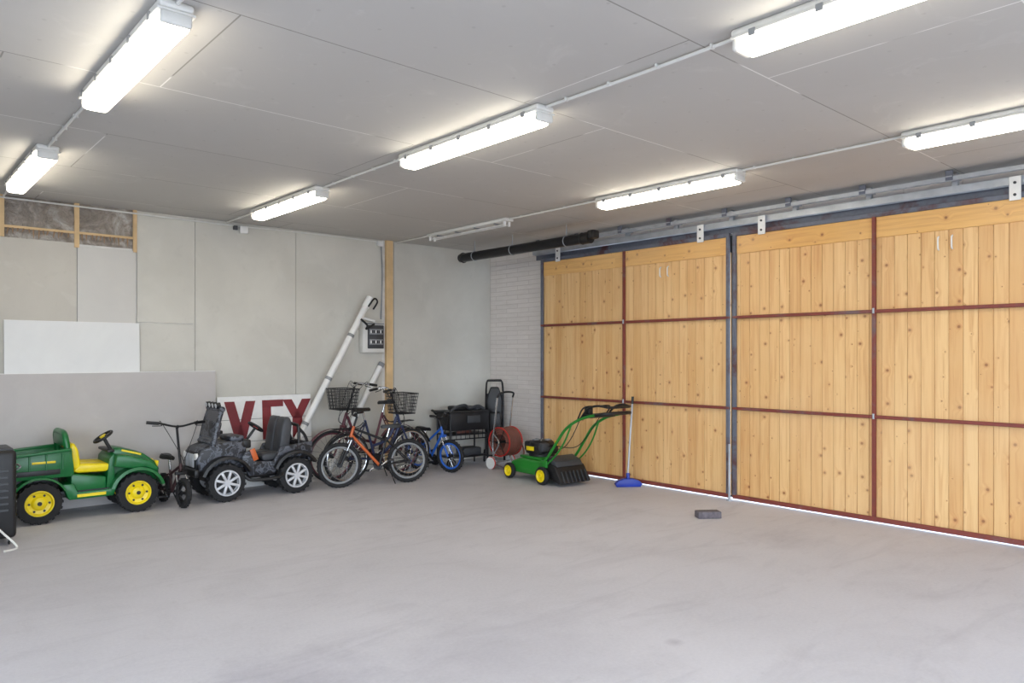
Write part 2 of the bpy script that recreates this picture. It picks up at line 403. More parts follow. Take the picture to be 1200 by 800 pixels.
# ------------------------------------------------------------ boards against the wall
def board(name,x0,x1,z0,z1,yb,yt,th,m):
    o=O(name); L=math.hypot(z1-z0,yt-yb); a=-math.atan2(yt-yb,z1-z0)
    o.box(((x0+x1)/2,(yb+yt)/2,(z0+z1)/2),(x1-x0,th,L),m,r=(a,0,0),bev=.002,seg=1)
    o.box(((x0+x1)/2,yt,z1+.002),(x1-x0,th+.002,.006),WHITE,r=(a,0,0)); return o.done()
board('leaning_plasterboard_sheet',.2,3.15,.005,1.41,8.755,8.838,.018,GYPS)
board('leaning_plasterboard_sheet',1.08,2.33,.005,1.95,8.812,8.866,.013,GYPW)

# lettered sign
o=O('lettered_sign_board')
sx0,sx1,sh=3.17,4.36,1.10
o.box(((sx0+sx1)/2,0,sh/2),(sx1-sx0,.02,sh),WHITE,bev=.003,seg=1)
for z in (.55,.82): o.box(((sx0+sx1)/2,-.0105,z),(sx1-sx0,.002,.006),GREY)
def stroke(x0,z0,x1,z1,w=.10):
    o.prism([(x0-w/2,z0),(x0+w/2,z0),(x1+w/2,z1),(x1-w/2,z1)],-.016,-.0105,RED)
stroke(3.31,1.04,3.44,.56,.12); stroke(3.57,1.04,3.44,.56,.12)
o.box((3.85,-.013,1.00),(.27,.006,.085),RED); stroke(3.77,.97,3.77,.56,.11)
stroke(4.04,1.04,4.17,.80,.12); stroke(4.30,1.04,4.17,.80,.12); stroke(4.17,.82,4.17,.56,.13)
o.done(Matrix.Translation((0,8.77,0.002))@rot(-.06,0,0))

# white barrier poles
o=O('white_barrier_pole')
A=Vector((3.84,8.70,.055)); B=Vector((5.13,8.70,2.31)); d=(B-A).normalized()
o.cyl(A,B,.042,WHITE,18); o.cyl(B-d*.08,B+d*.08,.050,WHITE,18)
o.tube([(5.11,8.65,2.25),(5.19,8.63,2.36),(5.25,8.65,2.32),(5.21,8.69,2.22)],.012,BLACK,8)
o.tube([(4.99,8.64,2.08),(5.07,8.61,2.0),(5.07,8.63,1.95),(5.19,8.63,2.02)],.014,BLACK,8)
o.box((5.14,8.70,2.08),(.2,.03,.03),WHITE,r=(0,.2,0),bev=.006)
for t in (.3,.55,.8):
    p=A.lerp(B,t); o.cyl(p-d*.02,p+d*.02,.046,GREY,18)
o.done()
o=O('white_steel_tube')
o.cyl((4.6,8.83,.045),(5.42,8.84,1.46),.038,WHITE,16); o.cyl((5.41,8.84,1.44),(5.44,8.84,1.49),.044,GREY,16)
o.cyl((4.9,8.80,.55),(4.96,8.80,.63),.044,BLACK,16)
o.done()

# ------------------------------------------------------------ toy vehicle wheels
def lugwheel(o,c,R,w,rim,style,sgn):
    cx,cy,cz=c
    o.lathe(c,(0,1,0),[(R*.62,-w*.5),(R*.8,-w*.56),(R*.94,-w*.48),(R*.97,-w*.2),(R*.97,w*.2),(R*.94,w*.48),(R*.8,w*.56),(R*.62,w*.5)],RUB,32,caps=False)
    n=20
    for i in range(n):
        a=2*pi*i/n
        for e in (-1,1):
            aa=a+(pi/n if e>0 else 0)
            o.box((cx+R*.965*math.cos(aa),cy+e*w*.26,cz+R*.965*math.sin(aa)),(R*.07,w*.46,R*.13),RUB,r=(0,-aa,0),bev=.003,seg=1)
    if style=='dish':
        o.lathe(c,(0,sgn,0),[(R*.61,-w*.45),(R*.62,w*.50),(R*.60,w*.56),(R*.56,w*.56),(R*.50,w*.34),(R*.34,w*.28),(R*.30,w*.40),(R*.24,w*.5),(R*.12,w*.52),(0,w*.52)],rim,28)
        for i in range(6):
            a=2*pi*i/6; o.cyl((cx+R*.42*math.cos(a),cy+sgn*w*.26,cz+R*.42*math.sin(a)),(cx+R*.42*math.cos(a),cy+sgn*w*.36,cz+R*.42*math.sin(a)),R*.055,BLACK,10)
        o.cyl((cx,cy+sgn*w*.5,cz),(cx,cy+sgn*w*.56,cz),R*.10,BLACK,12)
    else:
        o.lathe(c,(0,sgn,0),[(R*.61,-w*.4),(R*.68,w*.50),(R*.67,w*.60),(R*.60,w*.60),(R*.58,w*.20),(0,w*.1)],ALU,32)
        o.cyl((cx,cy+sgn*w*.1,cz),(cx,cy+sgn*w*.23,cz),R*.56,BLACK,28)
        for i in range(8):
            a=2*pi*i/8+.3
            o.box((cx+R*.36*math.cos(a),cy+sgn*w*.42,cz+R*.36*math.sin(a)),(R*.54,w*.30,R*.13),ALU,r=(0,-a,0),bev=.005)
        o.cyl((cx,cy+sgn*w*.2,cz),(cx,cy+sgn*w*.62,cz),R*.16,ALU,16)

# ---- green toy utility vehicle (faces +X)
o=O('toy_utility_vehicle')
R=.205; ya=.26
for x in (0,.89):
    for s_ in (-1,1): lugwheel(o,(x,s_*ya,R),R,.115,YEL,'dish',s_)
    o.cyl((x,-ya+.05,R),(x,ya-.05,R),.018,BLKM,10)
o.box((.45,0,.25),(1.1,.34,.07),BLACK,bev=.015)
o.prism([(.2,.36),(.26,.2),(.66,.2),(.72,.34),(.66,.34),(.62,.27),(.34,.27),(.3,.36)],-.27,.27,GREEN,bev=.008)
o.box((.46,0,.275),(.42,.5,.02),BLACK)
o.box((.46,-.274,.235),(.26,.006,.03),YEL)
for s_ in (-1,1):
    o.prism([(-.30,.44),(.27,.44),(.30,.52),(.28,.70),(-.30,.66)],s_*.27-.012,s_*.27+.012,GREEN,bev=.006)
    o.box((-.01,s_*.285,.69),(.58,.03,.03),GREEN,bev=.01,r=(0,-.07,0))
    o.box((-.02,s_*.284,.50),(.40,.006,.05),BLACK,bev=.002); o.box((.04,s_*.286,.60),(.20,.006,.022),YEL,bev=.002)
    for i in range(4): o.box((-.22+i*.14,s_*.284,.60),(.018,.012,.16),GREEN,bev=.004,seg=1)
o.box((-.0,0,.45),(.58,.54,.025),GREEN,bev=.005); o.box((-.295,0,.56),(.025,.54,.22),GREEN,bev=.008); o.box((.275,0,.58),(.025,.54,.24),GREEN,bev=.008)
o.box((-.02,0,.37),(.42,.34,.14),BLACK,bev=.02)
for s_ in (-1,1): o.arc((0,s_*ya,R),R+.03,25,165,.14,.018,GREEN)
o.prism([(.28,.28),(.60,.28),(.60,.40),(.28,.46)],-.25,.25,GREEN,bev=.015)
for yy in (-.125,.125):
    o.prism([(.30,.48),(.34,.46),(.60,.45),(.655,.48),(.63,.53),(.36,.55)],yy-.105,yy+.105,YEL,bev=.018,seg=3)
    o.prism([(.30,.50),(.38,.51),(.35,.70),(.31,.77),(.27,.74)],yy-.10,yy+.10,YEL,bev=.02,seg=3)
o.tube([(.28,-.25,.46),(.24,-.25,.76),(.23,-.20,.86),(.23,0,.875),(.23,.20,.86),(.24,.25,.76),(.28,.25,.46)],.030,GREEN,10)
o.box((.225,-.0,.80),(.04,.44,.12),GREEN,bev=.015)
o.prism([(.66,.30),(.66,.64),(.70,.68),(.76,.675),(.98,.60),(1.10,.50),(1.135,.42),(1.12,.30)],-.155,.155,GREEN,bev=.022,seg=3)
for s_ in (-1,1):
    o.prism([(.66,.50),(.68,.62),(.80,.61),(1.02,.53),(1.10,.44),(1.06,.42),(.96,.47),(.80,.47)],s_*.24-.085,s_*.24+.085,GREEN,bev=.018,seg=3)
    o.arc((.89,s_*ya,R),R+.035,15,165,.15,.03,GREEN)
    o.cyl((1.10,s_*.10,.47),(1.135,s_*.10,.46),.04,YEL,16); o.cyl((1.13,s_*.10,.46),(1.14,s_*.10,.457),.03,WHITE,16)
    o.box((.86,s_*.158,.62),(.2,.006,.02),YEL,r=(0,.3,0))
o.box((1.135,0,.37),(.02,.22,.10),BLACK,bev=.006)
for i in range(4): o.box((1.148,0,.335+i*.022),(.01,.2,.008),GREEN)
o.tube([(1.05,-.22,.27),(1.15,-.2,.28),(1.165,0,.28),(1.15,.2,.28),(1.05,.22,.27)],.02,BLACK,8)
o.prism([(.60,.27),(.68,.27),(.68,.64),(.63,.58)],-.24,.24,GREEN,bev=.01)
o.box((.655,0,.655),(.07,.40,.03),BLACK,bev=.01)
c=Vector((.60,-.11,.80)); ax=Vector((-.55,0,.83)).normalized()
o.ring(c,ax,.095,.014,BLACK,28,8)
o.cyl((.68,-.11,.64),c,.018,BLACK,10); o.cyl(c-ax*.012,c+ax*.016,.032,YEL,14)
for i in range(3):
    a=2*pi*i/3+.5; u=ax.orthogonal().normalized(); v=ax.cross(u); o.cyl(c,c+(u*math.cos(a)+v*math.sin(a))*.09,.010,BLACK,6)
o.done(place(1.27,8.43,0,sc_=.965))

# ---- black toy off-road car
o=O('toy_offroad_car')
R=.215; ya=.255; wb=.82
for x in (0,wb):
    for s_ in (-1,1): lugwheel(o,(x,s_*ya,R),R,.12,ALU,'spoke',s_)
    o.cyl((x,-ya+.05,R),(x,ya-.05,R),.02,BLKM,10)
    for s_ in (-1,1): o.tube([(x-.06,s_*.14,.24),(x-.03,s_*.15,.36),(x,s_*.15,.42)],.022,REDP,8)
o.box((wb/2,0,.27),(1.15,.28,.12),BLACK,bev=.02)
for s_ in (-1,1):
    o.prism([(-.22,.40),(-.16,.46),(.16,.46),(.24,.26),(.56,.26),(.64,.46),(.62,.52),(.52,.56),(.46,.42),(.26,.40),(.18,.56),(-.22,.60)],s_*.25-.02,s_*.25+.02,CAMO,bev=.008)
    o.tube([(.16,s_*.30,.27),(.24,s_*.33,.22),(.54,s_*.33,.22),(.62,s_*.30,.27)],.02,BLACK,8)
    o.arc((0,s_*.265,R),R+.05,22,150,.16,.03,BLACK); o.arc((wb,s_*.265,R),R+.05,20,158,.16,.03,BLACK)
o.box((.4,0,.29),(.48,.48,.03),BLACK,bev=.005); o.box((-.2,0,.48),(.06,.5,.22),CAMO,bev=.015)
o.box((-.02,0,.45),(.36,.48,.06),CAMO,bev=.015)
o.prism([(.58,.36),(.56,.62),(.62,.67),(.94,.65),(1.08,.60),(1.12,.50),(1.10,.34)],-.22,.22,CAMO,bev=.022,seg=3)
o.box((1.105,0,.47),(.03,.34,.20),BLACK,bev=.012)
for i in range(7): o.box((1.123,-.12+i*.04,.47),(.01,.015,.15),ALU,bev=.003,seg=1)
for s_ in (-1,1): o.cyl((1.09,s_*.175,.52),(1.13,s_*.175,.52),.036,WHITE,16)
o.box((1.125,0,.34),(.06,.50,.09),BLACK,bev=.02)
# windscreen frame with light bar
wx=.28
for s_ in (-1,1):
    o.sweep([(.66+wx,s_*.21,.62),(.61+wx,s_*.205,.86),(.56+wx,s_*.20,1.02)],[.030,.028,.026],CAMO,8)
o.prism([(.65+wx,.64),(.675+wx,.645),(.585+wx,1.01),(.56+wx,1.01)],-.19,.19,GLASS)
o.cyl((.56+wx,-.22,1.03),(.56+wx,.22,1.03),.032,CAMO,10); o.cyl((.66+wx,-.22,.66),(.66+wx,.22,.66),.03,CAMO,10)
for i in range(4): o.cyl((.565+wx,-.15+i*.1,1.075),(.61+wx,-.15+i*.1,1.07),.034,BLACK,14); o.cyl((.61+wx,-.15+i*.1,1.07),(.615+wx,-.15+i*.1,1.069),.026,ALU,14)
o.box((.70,-.26,.72),(.06,.07,.06),BLACK,bev=.015)
o.box((.61+wx,0,.80),(.08,.42,.20),CAMO,bev=.03,r=(0,-.22,0))
o.box((.66,0,.69),(.16,.36,.06),CAMO,bev=.02)
o.box((.56,0,.62),(.10,.44,.10),BLACK,bev=.02)
for yy in (.1,):
    c=Vector((.41,yy,.80)); ax=Vector((-.6,0,.8)).normalized(); o.ring(c,ax,.09,.014,BLACK,26,8)
    o.cyl((.54,yy,.63),c,.016,BLACK,8); o.cyl(c-ax*.01,c+ax*.015,.03,REDP,12)
    u=ax.orthogonal().normalized(); v=ax.cross(u)
    for i in range(3):
        a=2*pi*i/3+.5; o.cyl(c,c+(u*math.cos(a)+v*math.sin(a))*.085,.010,BLACK,6)
for yy in (-.12,.12):
    o.prism([(.10,.42),(.36,.40),(.39,.45),(.36,.49),(.12,.50)],yy-.10,yy+.10,DGREY,bev=.02,seg=3)
    o.prism([(.10,.46),(.18,.48),(.14,.78),(.10,.90),(.04,.90),(.01,.82),(.05,.50)],yy-.10,yy+.10,DGREY,bev=.022,seg=3)
    o.box((.135,yy,.66),(.03,.07,.16),REDP,bev=.012,r=(0,-.12,0))
o.tube([(-.06,-.24,.55),(-.06,-.235,.74),(-.06,-.18,.80),(-.06,.18,.80),(-.06,.235,.74),(-.06,.24,.55)],.02,BLACK,8,5)
for s_ in (-1,1): o.tube([(-.06,s_*.2,.78),(-.14,s_*.22,.68),(-.18,s_*.23,.58)],.018,BLACK,8)
for s_ in (-1,1): o.box((.5,s_*.272,.50),(.06,.012,.14),ORNG,bev=.004,r=(0,.35,0))
o.done(place(3.79,8.32,pi,sc_=.975))

# ------------------------------------------------------------ bicycles
def bwheel(o,c,R,tr,tm,rm,ns=20,hub=BLKM,my=0):
    o.ring(c,(0,1,0),R-tr,tr,tm,44,10); o.ring(c,(0,1,0),R-tr*2.3,tr*.62,rm,44,8,sq=1)
    cx,cy,cz=c; o.cyl((cx,cy-.04,cz),(cx,cy+.04,cz),.018,hub,12); o.cyl((cx,cy-.028,cz),(cx,cy-.022,cz),.03,hub,14); o.cyl((cx,cy+.022,cz),(cx,cy+.028,cz),.03,hub,14)
    for i in range(ns):
        a=2*pi*i/ns; b=a+(.5 if i%2 else -.5); e=-.025 if i%4<2 else .025
        o.cyl((cx+.027*math.cos(b),cy+e,cz+.027*math.sin(b)),(cx+(R-tr*2.3)*math.cos(a),cy,cz+(R-tr*2.3)*math.sin(a)),.0016,CHROME,4)
    if tr>.022:
        n=int(40*R/.3)
        for i in range(n):
            a=2*pi*i/n; o.box((cx+(R-.002)*math.cos(a),cy,cz+(R-.002)*math.sin(a)),(.008,tr*1.3,.014),tm,r=(0,-a,0))
def bike(name,rear,front,R,fm,rm=BLKM,tr=.022,seat_h=.75,bar_h=.9,style='mtb',basket=False,fender=None,rack=False,lean=.06,fork=None,bw=.24,accent=None,pre=0):
    o=O(name); rv=Vector(rear); fv=Vector(front); d=fv-rv; wb=d.length; ang=math.atan2(d.y,d.x)
    fork=fork or fm; accent=accent or fm
    bwheel(o,(0,0,R),R,tr,RUB,rm); bwheel(o,(wb,0,R),R,tr,RUB,rm)
    k=R/.33
    bb=Vector((wb*.43,0,R*.88)); st=lambda z: Vector((bb.x-(z-bb.z)*.30,0,z))
    ax=lambda z: Vector((wb-.03*k-(z-R)*.34,0,z))
    hb=ax(2*R+.07); ht=ax(2*R+.07+.13*k)
    tr_=.017*max(k,.8)
    ss=st(seat_h-.14)
    o.cyl(bb,ss,tr_*.95,fm); o.cyl(ss,st(seat_h-.02),.013,CHROME)
    o.cyl(hb-(ht-hb)*.1,ht+(ht-hb)*.1,tr_*1.25,accent)
    if style=='mtb':
        o.cyl(bb,hb+Vector((-.01,0,.01)),tr_*1.3,accent); o.cyl(ss+Vector((.0,0,-.05)),ht-Vector((.01,0,.02)),tr_*1.1,fm)
    else:
        o.tube([bb,(bb+hb)/2+Vector((.04,0,-.06)),hb],tr_*1.25,fm,10)
        lo=st(bb.z+.16); o.tube([lo,(lo+ht)/2+Vector((.06,0,-.10)),ht-Vector((.01,0,.03))],tr_*1.1,fm,10)
    for s_ in (-1,1):
        o.tube([bb+Vector((-.03,s_*.03,0)),(bb.x*.6,s_*.045,R*.93),(0,s_*.06,R)],.009,fm,8)
        o.tube([ss+Vector((0,s_*.015,-.04)),(ss.x*.62,s_*.045,(ss.z-.04)*.62+R*.38),(0,s_*.06,R)],.008,fm,8)
        cr=hb+Vector((0,s_*.05,-.03)); mid=cr.lerp(Vector((wb,s_*.055,R)),.45)
        o.cyl(cr,mid,.011*k+.002,CHROME if style=='mtb' else fork); o.cyl(mid,(wb,s_*.055,R),(.018 if style=='mtb' else .011)*k+.002,fork)
    o.box(hb+Vector((0,0,-.03)),(.04,.125,.035),fork,bev=.01)
    top=ax(bar_h-.02); o.cyl(ht,top,.013,BLKM); stm=top+Vector((.05*k if style=='mtb' else .0,0,.02)); o.cyl(top,stm,.016,BLKM)
    if style=='mtb':
        B=[stm+Vector((-.05,-bw,.04)),stm+Vector((-.02,-bw*.6,.03)),stm+Vector((0,-.05,0)),stm+Vector((0,.05,0)),stm+Vector((-.02,bw*.6,.03)),stm+Vector((-.05,bw,.04))]
    else:
        B=[stm+Vector((-.22,-bw,.02)),stm+Vector((-.10,-bw,.04)),stm+Vector((0,-bw*.6,.05)),stm,stm+Vector((0,bw*.6,.05)),stm+Vector((-.10,bw,.04)),stm+Vector((-.22,bw,.02))]
    o.tube(B,.011,BLKM if style=='mtb' else CHROME,8)
    for e,f in ((0,1),(-1,-2)):
        o.cyl(B[e],B[e].lerp(B[f],.95),.017,BLACK,10)
        q=B[f]; o.tube([q+Vector((.03,0,0)),q+Vector((.05,0,-.02)),B[e].lerp(q,.3)+Vector((.05,0,-.03))],.005,BLKM,6)
        o.tube([q,q+Vector((.07,0,.0)),hb+Vector((.06,0,.1)),hb+Vector((0,0,-.02))],.0035,BLACK,5)
    sp=st(seat_h); tb=[(-.14,.0),(-.13,.06),(-.05,.065),(.03,.025),(.12,.016),(.125,-.016),(.03,-.025),(-.05,-.065),(-.13,-.06)]
    bm2=bmesh.new(); a=[bm2.verts.new((p[0]*1.0,p[1],0)) for p in tb]; b=[bm2.verts.new((p[0]*.92,p[1]*.8,.045+(.012 if p[0]<-.1 else 0))) for p in tb]
    bm2.faces.new(a[::-1]); bm2.faces.new(b)
    for i in range(len(tb)): j=(i+1)%len(tb); bm2.faces.new([a[i],a[j],b[j],b[i]])
    bmesh.ops.recalc_face_normals(bm2,faces=bm2.faces[:]); bmesh.ops.bevel(bm2,geom=bm2.edges[:],offset=.010,segments=2,affect='EDGES')
    o.merge(bm2,Matrix.Translation(sp+Vector((0,0,-.03))),BLACK)
    o.cyl(bb+Vector((0,-.055,0)),bb+Vector((0,-.05,0)),.075*k,BLKM,24); o.cyl(bb+Vector((0,-.08,0)),bb+Vector((0,.08,0)),.016,BLKM)
    rr=.075*k; h=Vector((0,-.052,R))
    o.cyl(h+Vector((0,-.008,0)),h+Vector((0,.004,0)),.038,BLKM,16)
    o.cyl(bb+Vector((0,-.052,rr)),h+Vector((0,0,.035)),.004,BLKM,5); o.cyl(bb+Vector((0,-.052,-rr)),h+Vector((.02,0,-.05)),.004,BLKM,5)
    o.box(h+Vector((.015,0,-.05)),(.03,.01,.09),BLKM,bev=.004)
    for s_,a in ((-1,-.6),(1,pi-.6)):
        e=bb+Vector((.15*k*math.cos(a),s_*.075,.15*k*math.sin(a))); o.cyl(bb+Vector((0,s_*.07,0)),e,.010,CHROME,8)
        o.box(e+Vector((0,s_*.05,0)),(.08*k,.085,.022),BLACK,bev=.005)
    if fender:
        for cx,a0,a1 in ((0,35,190),(wb,20,160)): o.arc((cx,0,R),R+.015,a0,a1,.055,.004,fender,20)
    if rack:
        z=2*R+.06
        for s_ in (-1,1): o.tube([ss+Vector((0,s_*.03,-.03)),(ss.x-.1,s_*.05,z),(-.2,s_*.05,z)],.006,BLKM,6); o.cyl((0,s_*.06,R),(-.04,s_*.05,z),.005,BLKM,6); 
        for i in range(4): o.cyl((-.2+i*.09,-.05,z),(-.2+i*.09,.05,z),.005,BLKM,6)
    if basket:
        c0=ax(bar_h)+Vector((.17,0,-.15)); lx,ly,hz=.14,.18,.13
        def pt(x,y,z,q): return c0+Vector((x*lx*q,y*ly*q,z*hz))
        for z,q in ((-1,.8),(-.66,.83),(-.33,.87),(0,.9),(.33,.93),(.66,.97),(1,1.)):
            r_=.007 if abs(z)==1 else .0036
            P=[pt(*p,z,q) for p in ((-1,-1),(1,-1),(1,1),(-1,1))]
            for i in range(4): o.cyl(P[i],P[(i+1)%4],r_,BLKM,5)
        n=12
        for i in range(n+1):
            t=-1+2*i/n
            for (x,y) in ((t,-1),(t,1),(-1,t),(1,t)): o.cyl(pt(x,y,-1,.8),pt(x,y,1,1.),.0034,BLKM,4)
            o.cyl(pt(t,-1,-1,.8),pt(t,1,-1,.8),.003,BLKM,4); o.cyl(pt(-1,t,-1,.8),pt(1,t,-1,.8),.003,BLKM,4)
        o.cyl(ax(bar_h-.1),pt(-1,0,0,.9),.01,BLKM,6)
    o.cyl((bb.x-.1,.05,R*.8),(bb.x-.16,.13,.01),.007,BLKM,6)
    return o.done(place(rv.x,rv.y,ang,0,lean))
bike('childs_mountain_bicycle',(5.17,7.78),(4.33,7.99),.272,BLKM,GREY,.025,.72,.87,'mtb',lean=.05,accent=ORNG,fork=BLKM,bw=.22)
bike('city_bicycle_with_basket',(5.47,8.45),(4.46,8.45),.325,PURP,PURP,.018,.98,1.19,'city',basket=True,fender=PURP,rack=True,lean=-.01,bw=.19)
bike('city_bicycle_with_basket',(4.53,8.18),(5.46,8.18),.315,TEAL,CHROME,.018,.92,1.12,'city',basket=True,fender=BLKM,rack=True,lean=.01,bw=.17)
bike('childs_bicycle',(5.87,8.60),(6.03,8.04),.225,BLUE,BLUE,.024,.58,.74,'mtb',lean=.03,bw=.17)
bike('toddler_bicycle',(2.48,8.54),(2.535,8.04),.155,PINK,BLACK,.028,.50,.84,'mtb',lean=-.05,bw=.31,fork=BLKM)

# ------------------------------------------------------------ barbecue cart
o=O('barbecue_cart')
for x in (-.32,.32):
    for y in (-.18,.18): o.cyl((x,y,.0 if x>0 else .07),(x,y,.78),.013,BLKM,8)
for z in (.14,.46): 
    o.box((0,0,z),(.66,.38,.015),BLKM,bev=.003)
for i in range(9): o.cyl((-.3+i*.075,-.19,.40),(-.3+i*.075,-.19,.62),.005,BLKM,5)
for z in (.40,.62): o.cyl((-.32,-.19,z),(.32,-.19,z),.009,BLKM,6)
o.prism([(-.34,.78),(-.30,.52),(.30,.52),(.34,.78)],-.2,.2,BLKM,bev=.01)
o.box((0,0,.79),(.72,.44,.02),BLACK,bev=.006)
for s_ in (-1,1): o.cyl((-.33,s_*.21,.07),(-.33,s_*.24,.07),.07,RUB,20)
o.tube([(-.34,-.18,.74),(-.40,-.18,.80),(-.43,-.14,.80),(-.44,0,.80),(-.43,.14,.80),(-.40,.18,.80),(-.34,.18,.74)],.014,BLACK,8)
o.tube([(-.3,-.15,.8),(-.2,-.15,.86),(-.05,-.14,.88),(.05,-.1,.83),(.2,-.1,.86),(.3,-.12,.81)],.02,DGREY,8)
o.box((.0,.05,.83),(.34,.22,.06),BLACK,bev=.02); o.box((.22,.02,.825),(.15,.2,.05),DGREY,bev=.02,r=(0,0,.3)); o.box((.05,-.22,.68),(.22,.012,.10),DGREY,bev=.004)
o.tube([(-.1,0,.47),(0,-.05,.50),(.12,0,.48)],.03,BROWN,8)
o.box((.1,0,.20),(.3,.25,.11),DGREY,bev=.02)
o.done(place(6.58,8.48,-.10))

o=O('folded_stroller')
for s_ in (-1,1):
    o.tube([(s_*.13,-.05,.08),(s_*.13,.02,.5),(s_*.13,.06,.95),(s_*.12,.0,1.16),(s_*.10,-.08,1.22)],.014,BLKM,8)
    o.tube([(s_*.13,.15,.08),(s_*.12,.06,.5),(s_*.12,-.02,.9),(s_*.10,-.06,1.02)],.012,BLKM,8)
    for y in (-.06,.15): o.ring((s_*.15,y,.08),(1,0,0),.066,.014,RUB,24,8); o.cyl((s_*.13,y,.08),(s_*.17,y,.08),.02,GREY,10)
o.cyl((-.10,-.08,1.22),(.10,-.08,1.22),.017,BLACK,10); o.cyl((-.13,.02,.5),(.13,.02,.5),.01,BLKM,6)
o.prism([(-.1,.3),(.1,.3),(.12,.95),(.06,1.12),(-.06,1.12),(-.12,.95)],-.03,.05,BLACK,bev=.02,seg=3)
o.box((0,-.05,.60),(.2,.09,.3),BLACK,bev=.04,seg=3); o.cyl((-.14,.05,.08),(.14,.05,.08),.01,BLKM,6)
o.done(place(7.17,8.46,-.72))

o=O('garden_hose_reel_cart')
for s_ in (-1,1):
    o.tube([(s_*.17,-.16,.03),(s_*.17,.0,.08),(s_*.17,.06,.3),(s_*.165,.02,.7),(s_*.16,-.02,1.0)],.013,CHROME,8)
    o.cyl((s_*.19,.06,.085),(s_*.22,.06,.085),.083,WHITE,24); o.ring((s_*.205,.06,.085),(1,0,0),.075,.014,REDP,26,8)
    o.tube([(s_*.17,.04,.2),(s_*.17,-.06,.37),(s_*.17,.05,.5)],.01,CHROME,8)
o.tube([(-.16,-.02,1.0),(-.14,-.05,1.06),(0,-.06,1.08),(.14,-.05,1.06),(.16,-.02,1.0)],.014,BLACK,8)
o.cyl((-.2,.06,.085),(.2,.06,.085),.01,CHROME,8); o.cyl((-.17,-.16,.03),(.17,-.16,.03),.012,REDP,8)
o.cyl((-.19,-.03,.38),(.19,-.03,.38),.018,BLACK,10)
for s_ in (-1,1):
    o.ring((s_*.13,-.03,.38),(1,0,0),.2,.009,REDP,32,8)
    for i in range(6):
        a=pi*i/3; o.cyl((s_*.13,-.03,.38),(s_*.13,-.03+.2*math.cos(a),.38+.2*math.sin(a)),.006,BLKM,6)
for li,RR in enumerate((.12,.145,.17,.19)):
    for i in range(9): o.ring((-.105+i*.026+(li%2)*.006,-.03,.38),(1,.02*random.uniform(-1,1),.02*random.uniform(-1,1)),RR+random.uniform(-.004,.004),.0125,BROWN,30,6)
o.tube([(.1,-.22,.4),(.12,-.27,.25),(.05,-.28,.1),(-.1,-.25,.02),(-.2,-.18,.015)],.011,BROWN,8)
o.tube([(.19,-.03,.38),(.23,-.03,.38),(.23,-.03,.46),(.27,-.03,.46)],.009,BLACK,6)
o.done(place(6.84,7.86,.1))

# ------------------------------------------------------------ lawn mower (local +x forward)
o=O('lawn_mower')
o.prism([(-.30,.10),(-.28,.20),(-.18,.26),(.22,.26),(.38,.21),(.42,.12),(.40,.08),(-.28,.08)],-.235,.235,GREEN2,bev=.03,seg=3)
o.box((.06,0,.275),(.42,.36,.03),GREEN2,bev=.012)
o.cyl((.06,0,.27),(.06,0,.33),.16,BLACK,24); o.box((.06,0,.37),(.30,.30,.12),BLACK,bev=.035,seg=3)
o.lathe((.06,0,.42),(0,0,1),[(.15,0),(.15,.03),(.12,.055),(.05,.06),(0,.06)],BLACK,28)
for i in range(8):
    a=2*pi*i/8; o.box((.06+.085*math.cos(a),.085*math.sin(a),.482),(.06,.012,.008),GREY,r=(0,0,a))
o.box((.20,.04,.40),(.09,.18,.12),BLACK,bev=.02); o.cyl((.24,-.08,.38),(.24,-.15,.38),.04,GREY,14)
o.box((-.10,.10,.41),(.08,.12,.10),DGREY,bev=.02); o.cyl((-.06,-.13,.4),(-.06,-.13,.47),.022,YEL,12); o.box((.1,.152,.38),(.14,.01,.05),YEL,bev=.003)
for x,Rw in ((-.26,.105),(.36,.095)):
    for s_ in (-1,1):
        c=(x,s_*.265,Rw)
        o.lathe(c,(0,s_,0),[(Rw*.6,-.025),(Rw*.92,-.028),(Rw,-.015),(Rw,.015),(Rw*.92,.028),(Rw*.6,.026)],RUB,28,caps=False)
        o.lathe(c,(0,s_,0),[(Rw*.6,-.02),(Rw*.70,.028),(Rw*.68,.034),(Rw*.60,.034),(Rw*.48,.016),(Rw*.25,.018),(Rw*.22,.036),(0,.036)],YEL,24)
        o.cyl((x,s_*.22,Rw),(x,s_*.25,Rw),.016,BLKM,8)
o.prism([(-.28,.26),(-.44,.23),(-.56,.05),(-.53,.03),(-.40,.06),(-.28,.10)],-.23,.23,BLACK,bev=.012)
o.prism([(-.20,.26),(-.28,.33),(-.42,.28),(-.46,.22),(-.28,.2)],-.2,.2,DGREY,bev=.012)
for i in range(7): o.box((-.535,-.18+i*.06,.11),(.02,.008,.14),DGREY,r=(0,.45,0))
for s_ in (-1,1):
    o.tube([(-.20,s_*.22,.22),(-.32,s_*.225,.33),(-.46,s_*.22,.50),(-.62,s_*.21,.68),(-.84,s_*.20,.80),(-1.08,s_*.20,.86)],.0165,GREEN2,10)
    o.tube([(-.26,s_*.235,.20),(-.46,s_*.23,.36),(-.60,s_*.22,.53),(-.70,s_*.21,.72)],.010,GREEN2,8)
    o.box((-.26,s_*.235,.24),(.12,.03,.08),GREEN2,bev=.01)
    o.tube([(-.84,s_*.20,.80),(-.96,s_*.20,.92),(-1.10,s_*.19,.96),(-1.24,s_*.17,.95)],.013,BLACK,8)
o.tube([(-1.08,-.20,.86),(-1.22,-.19,.88),(-1.25,0,.885),(-1.22,.19,.88),(-1.08,.20,.86)],.019,BLACK,10)
o.tube([(-1.24,-.17,.95),(-1.27,-.1,.95),(-1.27,.1,.95),(-1.24,.17,.95)],.014,BLACK,8)
